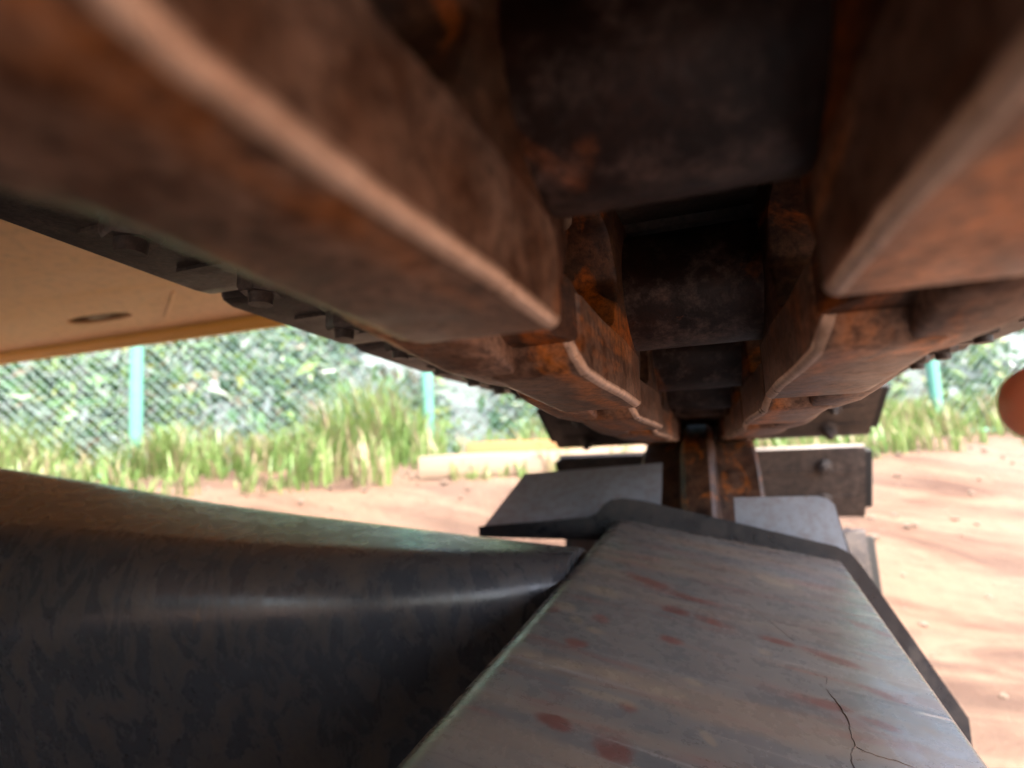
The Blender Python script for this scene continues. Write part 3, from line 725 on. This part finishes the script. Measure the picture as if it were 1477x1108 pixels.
def grass():
    V, F, C = [], [], []
    for i in range(3000):
        u = rng.uniform(-4.2, 6.5); d0 = rng.choice([rng.normal(0.0, 0.14), rng.uniform(-0.3, 0.8)])
        dens = 0.42 + 1.1 * mnoise.noise(Vector((u * 1.7, d0 * 2.2, 1)))
        if rng.uniform() > dens: continue
        big = (0.75 + 0.8 * mnoise.noise(Vector((u * 1.3, 9, 2)))) * (1.0 - 0.5 * sm(0.1, 0.7, d0))
        nb = int(rng.integers(7, 15)); p = FP + FD * u + FN * d0
        hue = rng.uniform()
        for b in range(nb):
            bx, by = p.x + rng.normal(0, 0.03), p.y + rng.normal(0, 0.03)
            h = max(0.06, big * rng.uniform(0.2, 0.62)); wd = rng.uniform(0.003, 0.008); az = rng.uniform(0, 6.28); lean = rng.uniform(0.1, 0.65) * h
            dx, dy = math.cos(az), math.sin(az); z0 = ground_z(bx, by) - 0.01; k0 = len(V)
            for t, ww in ((0, 1.0), (0.45, 0.9), (0.8, 0.55)):
                cx, cy, cz = bx + dx*lean*t*t, by + dy*lean*t*t, z0 + h*(t - 0.18*t*t)
                V += [(cx - dy*wd*ww, cy + dx*wd*ww, cz), (cx + dy*wd*ww, cy - dx*wd*ww, cz)]
            V.append((bx + dx*lean, by + dy*lean, z0 + h*0.8))
            F += [(k0, k0+1, k0+3, k0+2), (k0+2, k0+3, k0+5, k0+4), (k0+4, k0+5, k0+6)]
            if rng.uniform() < 0.3: col = np.array((0.34, 0.27, 0.16))
            else: col = np.array((0.13, 0.25, 0.06)) * (1 - hue) + np.array((0.24, 0.32, 0.1)) * hue
            C += [tuple(col * rng.uniform(0.75, 1.2)) + (1,)] * 7
    blades('grass', V, F, C, 'grass', ('bright green tufts of grass along the foot of the fence', 'grass'))
grass()

# ------------------------------------------------------------------ timber on the slope, stones
def timber(name, a, b, w_, h_, mat, label, cat, tilt=0.0):
    va, vb = Vector(a), Vector(b); L = (vb - va).length; d = (vb - va).normalized()
    bm = bmesh.new(); box(bm, 0, L, -w_/2, w_/2, 0, h_); bmesh.ops.subdivide_edges(bm, edges=[e for e in bm.edges if e.calc_length() > L * 0.9], cuts=6)
    for v in bm.verts: v.co.z += 0.004 * math.sin(v.co.x * 7); v.co.y += 0.005 * math.sin(v.co.x * 4)
    bevel_sharp(bm, 0.006, 2, 40)
    o = link_obj(name, finish(bm, name, mat, 40)); o.location = va
    y = Vector((0, 0, 1)).cross(d).normalized(); z = d.cross(y)
    o.rotation_euler = Matrix((d, y, z)).transposed().to_euler(); tag(o, label, cat); return o
def on(x, y, dz=0.0): return (x, y, ground_z(x, y) + dz)
timber('timber_beam', on(-1.50, 2.76, -0.005), on(-0.25, 3.30, 0.0), 0.12, 0.115, 'timber', 'pale squared timber beam lying on the bare earth before the grass', 'beam')
timber('timber_board', on(-1.32, 2.98, -0.01), on(-0.10, 3.50, -0.01), 0.06, 0.16, 'timber2', 'orange brown board lying on edge just behind the pale timber beam', 'board')
def stones():
    V, F = [], []
    ico = bmesh.new(); bmesh.ops.create_icosphere(ico, subdivisions=1, radius=1.0); iv = [v.co.copy() for v in ico.verts]; fi = [[v.index for v in f.verts] for f in ico.faces]; ico.free()
    for i in range(2200):
        x, y = rng.uniform(-3.5, 4.0), rng.uniform(0.8, 5.0); d = fdist(x, y)
        if d < 0.0 or (x < 0.55 and y < 1.7): continue
        r = 0.004 + 0.02 * rng.uniform() ** 3; k0 = len(V); sc_ = rng.uniform(0.6, 1.2, 3); z = ground_z(x, y) + r * 0.2; a = rng.uniform(0, 6.28)
        for c in iv:
            q = c * (1 + 0.25 * rng.normal() * 0.5); px, py = q.x*sc_[0], q.y*sc_[1]
            V.append((x + r*(px*math.cos(a) - py*math.sin(a)), y + r*(px*math.sin(a) + py*math.cos(a)), z + r*q.z*sc_[2]*0.7))
        F += [[k0 + i_ for i_ in f] for f in fi]
    me = bpy.data.meshes.new('gravel'); me.from_pydata(V, [], F); me.materials.append(M['stone'])
    tag(link_obj('gravel', me), 'loose pebbles scattered on the bare earth slope', 'gravel', kind='stuff')
stones()

# ------------------------------------------------------------------ hand reaching in from the right
def skin_mesh(name, chains, mat, sub=2):
    """joints as a connected skeleton with a radius each, grown with Skin + Subdivision, returned as a plain mesh"""
    vs, es, rs = [], [], []
    idx = {}
    for ch in chains:
        prev = None
        for key, p, r in ch:
            if key not in idx:
                idx[key] = len(vs); vs.append(p); rs.append(r)
            if prev is not None: es.append((prev, idx[key]))
            prev = idx[key]
    me = bpy.data.meshes.new(name); me.from_pydata(vs, es, [])
    o = bpy.data.objects.new(name, me); COL.objects.link(o)
    md = o.modifiers.new('s', 'SKIN'); md.use_smooth_shade = True
    for i, d in enumerate(me.skin_vertices[0].data if me.skin_vertices else []): d.radius = rs[i] if hasattr(rs[i], '__len__') else (rs[i], rs[i])
    ss_ = o.modifiers.new('u', 'SUBSURF'); ss_.levels = sub; ss_.render_levels = sub
    return o, rs
def hand():
    # hand frame: x' = along the pointing finger (to -X), y' = across the palm (down), z' = out of the back of the hand (towards -Y)
    tip = Vector((0.0738, 0.200, 0.0036 + H))
    ex = Vector((-1, -0.06, 0.06)).normalized(); ey = Vector((0.0, 0.25, -1)); ey = (ey - ex * ey.dot(ex)).normalized(); ez = ex.cross(ey)
    def W(a, b, c): return tuple(tip + ex * a + ey * b + ez * c)
    chains = [
        [('wr', W(-0.185, 0.03, 0.0), (0.026, 0.019)), ('pa', W(-0.14, 0.03, 0.0), (0.036, 0.015)), ('pb', W(-0.10, 0.03, 0.0), (0.036, 0.014)), ('k1', W(-0.084, 0.0, 0.003), 0.0125), ('i1', W(-0.046, 0.0, 0.002), 0.0128), ('i2', W(-0.022, 0.0, 0.0), 0.0132), ('i3', W(-0.0025, 0.0, -0.001), 0.0118)],
        [('pb', 0, 0), ('k2', W(-0.080, 0.022, 0.004), 0.0105), ('m1', W(-0.062, 0.026, 0.030), 0.0098), ('m2', W(-0.085, 0.028, 0.040), 0.009), ('m3', W(-0.100, 0.028, 0.032), 0.008)],
        [('pb', 0, 0), ('k3', W(-0.083, 0.042, 0.003), 0.0100), ('r1', W(-0.068, 0.045, 0.028), 0.0093), ('r2', W(-0.090, 0.046, 0.037), 0.0085), ('r3', W(-0.103, 0.046, 0.029), 0.0078)],
        [('pb', 0, 0), ('k4', W(-0.092, 0.061, 0.002), 0.0090), ('l1', W(-0.078, 0.063, 0.023), 0.008), ('l2', W(-0.096, 0.063, 0.031), 0.0075), ('l3', W(-0.107, 0.062, 0.025), 0.0068)],
        [('pa', 0, 0), ('t0', W(-0.130, 0.004, 0.020), 0.0125), ('t1', W(-0.100, 0.002, 0.034), 0.011), ('t2', W(-0.076, 0.012, 0.043), 0.010), ('t3', W(-0.064, 0.020, 0.046), 0.0085)],
        [('wr', 0, 0), ('f1', W(-0.26, 0.05, 0.0), (0.030, 0.024)), ('f2', W(-0.38, 0.10, -0.01), (0.040, 0.036)), ('f3', W(-0.46, 0.13, -0.02), (0.043, 0.041))],
    ]
    vs, es, rs, idx = [], [], [], {}
    for ch in chains:
        prev = None
        for key, p, r in ch:
            if key not in idx: idx[key] = len(vs); vs.append(p); rs.append(r)
            if prev is not None: es.append((prev, idx[key]))
            prev = idx[key]
    root = tag(empty('person', (tip.x + 0.19, tip.y, tip.z - 0.03)), 'person in a dark sleeve, bare hand pointing one red fingertip beside the track', 'person')
    me = bpy.data.meshes.new('hand'); me.from_pydata(vs, es, [])
    o = bpy.data.objects.new('hand', me); COL.objects.link(o)
    md = o.modifiers.new('skin', 'SKIN')
    lay = me.skin_vertices[0] if len(me.skin_vertices) else None
    for i, d in enumerate(lay.data):
        r = rs[i]; d.radius = (r, r) if not hasattr(r, '__len__') else r; d.use_root = (i == idx['pa'])
    sb = o.modifiers.new('sub', 'SUBSURF'); sb.levels = 3; sb.render_levels = 3
    dg = bpy.context.evaluated_depsgraph_get(); dg.update()
    m2 = bpy.data.meshes.new_from_object(o.evaluated_get(dg)); bpy.data.objects.remove(o)
    m2.name = 'hand'; m2.materials.clear(); m2.materials.append(M['skin']); m2.shade_smooth()
    inv = Matrix.Translation(root.location).inverted(); m2.transform(inv)
    link_obj('hand', m2, root)
    bm = bmesh.new(); p = [Vector(W(-0.29, 0.06, 0.0)), Vector(W(-0.33, 0.08, -0.005)), Vector(W(-0.40, 0.105, -0.012)), Vector(W(-0.50, 0.145, -0.02)), Vector(W(-0.75, 0.22, -0.05))]
    tube(bm, [q - root.location for q in p], [0.043, 0.047, 0.05, 0.055, 0.065], 24); link_obj('sleeve', finish(bm, 'sleeve', 'cloth', 60), root)
    bm = bmesh.new(); bmesh.ops.create_uvsphere(bm, u_segments=14, v_segments=8, radius=1)
    for v in bm.verts:
        q = tip + ex * (v.co.x * 0.0062 - 0.0185) + ey * (v.co.y * 0.0056) - ez * (0.0118 + v.co.z * 0.0016 - 0.0012 * v.co.y**2)
        v.co = q - root.location
    link_obj('fingernail', finish(bm, 'fingernail', 'nail', 60), root)
hand()
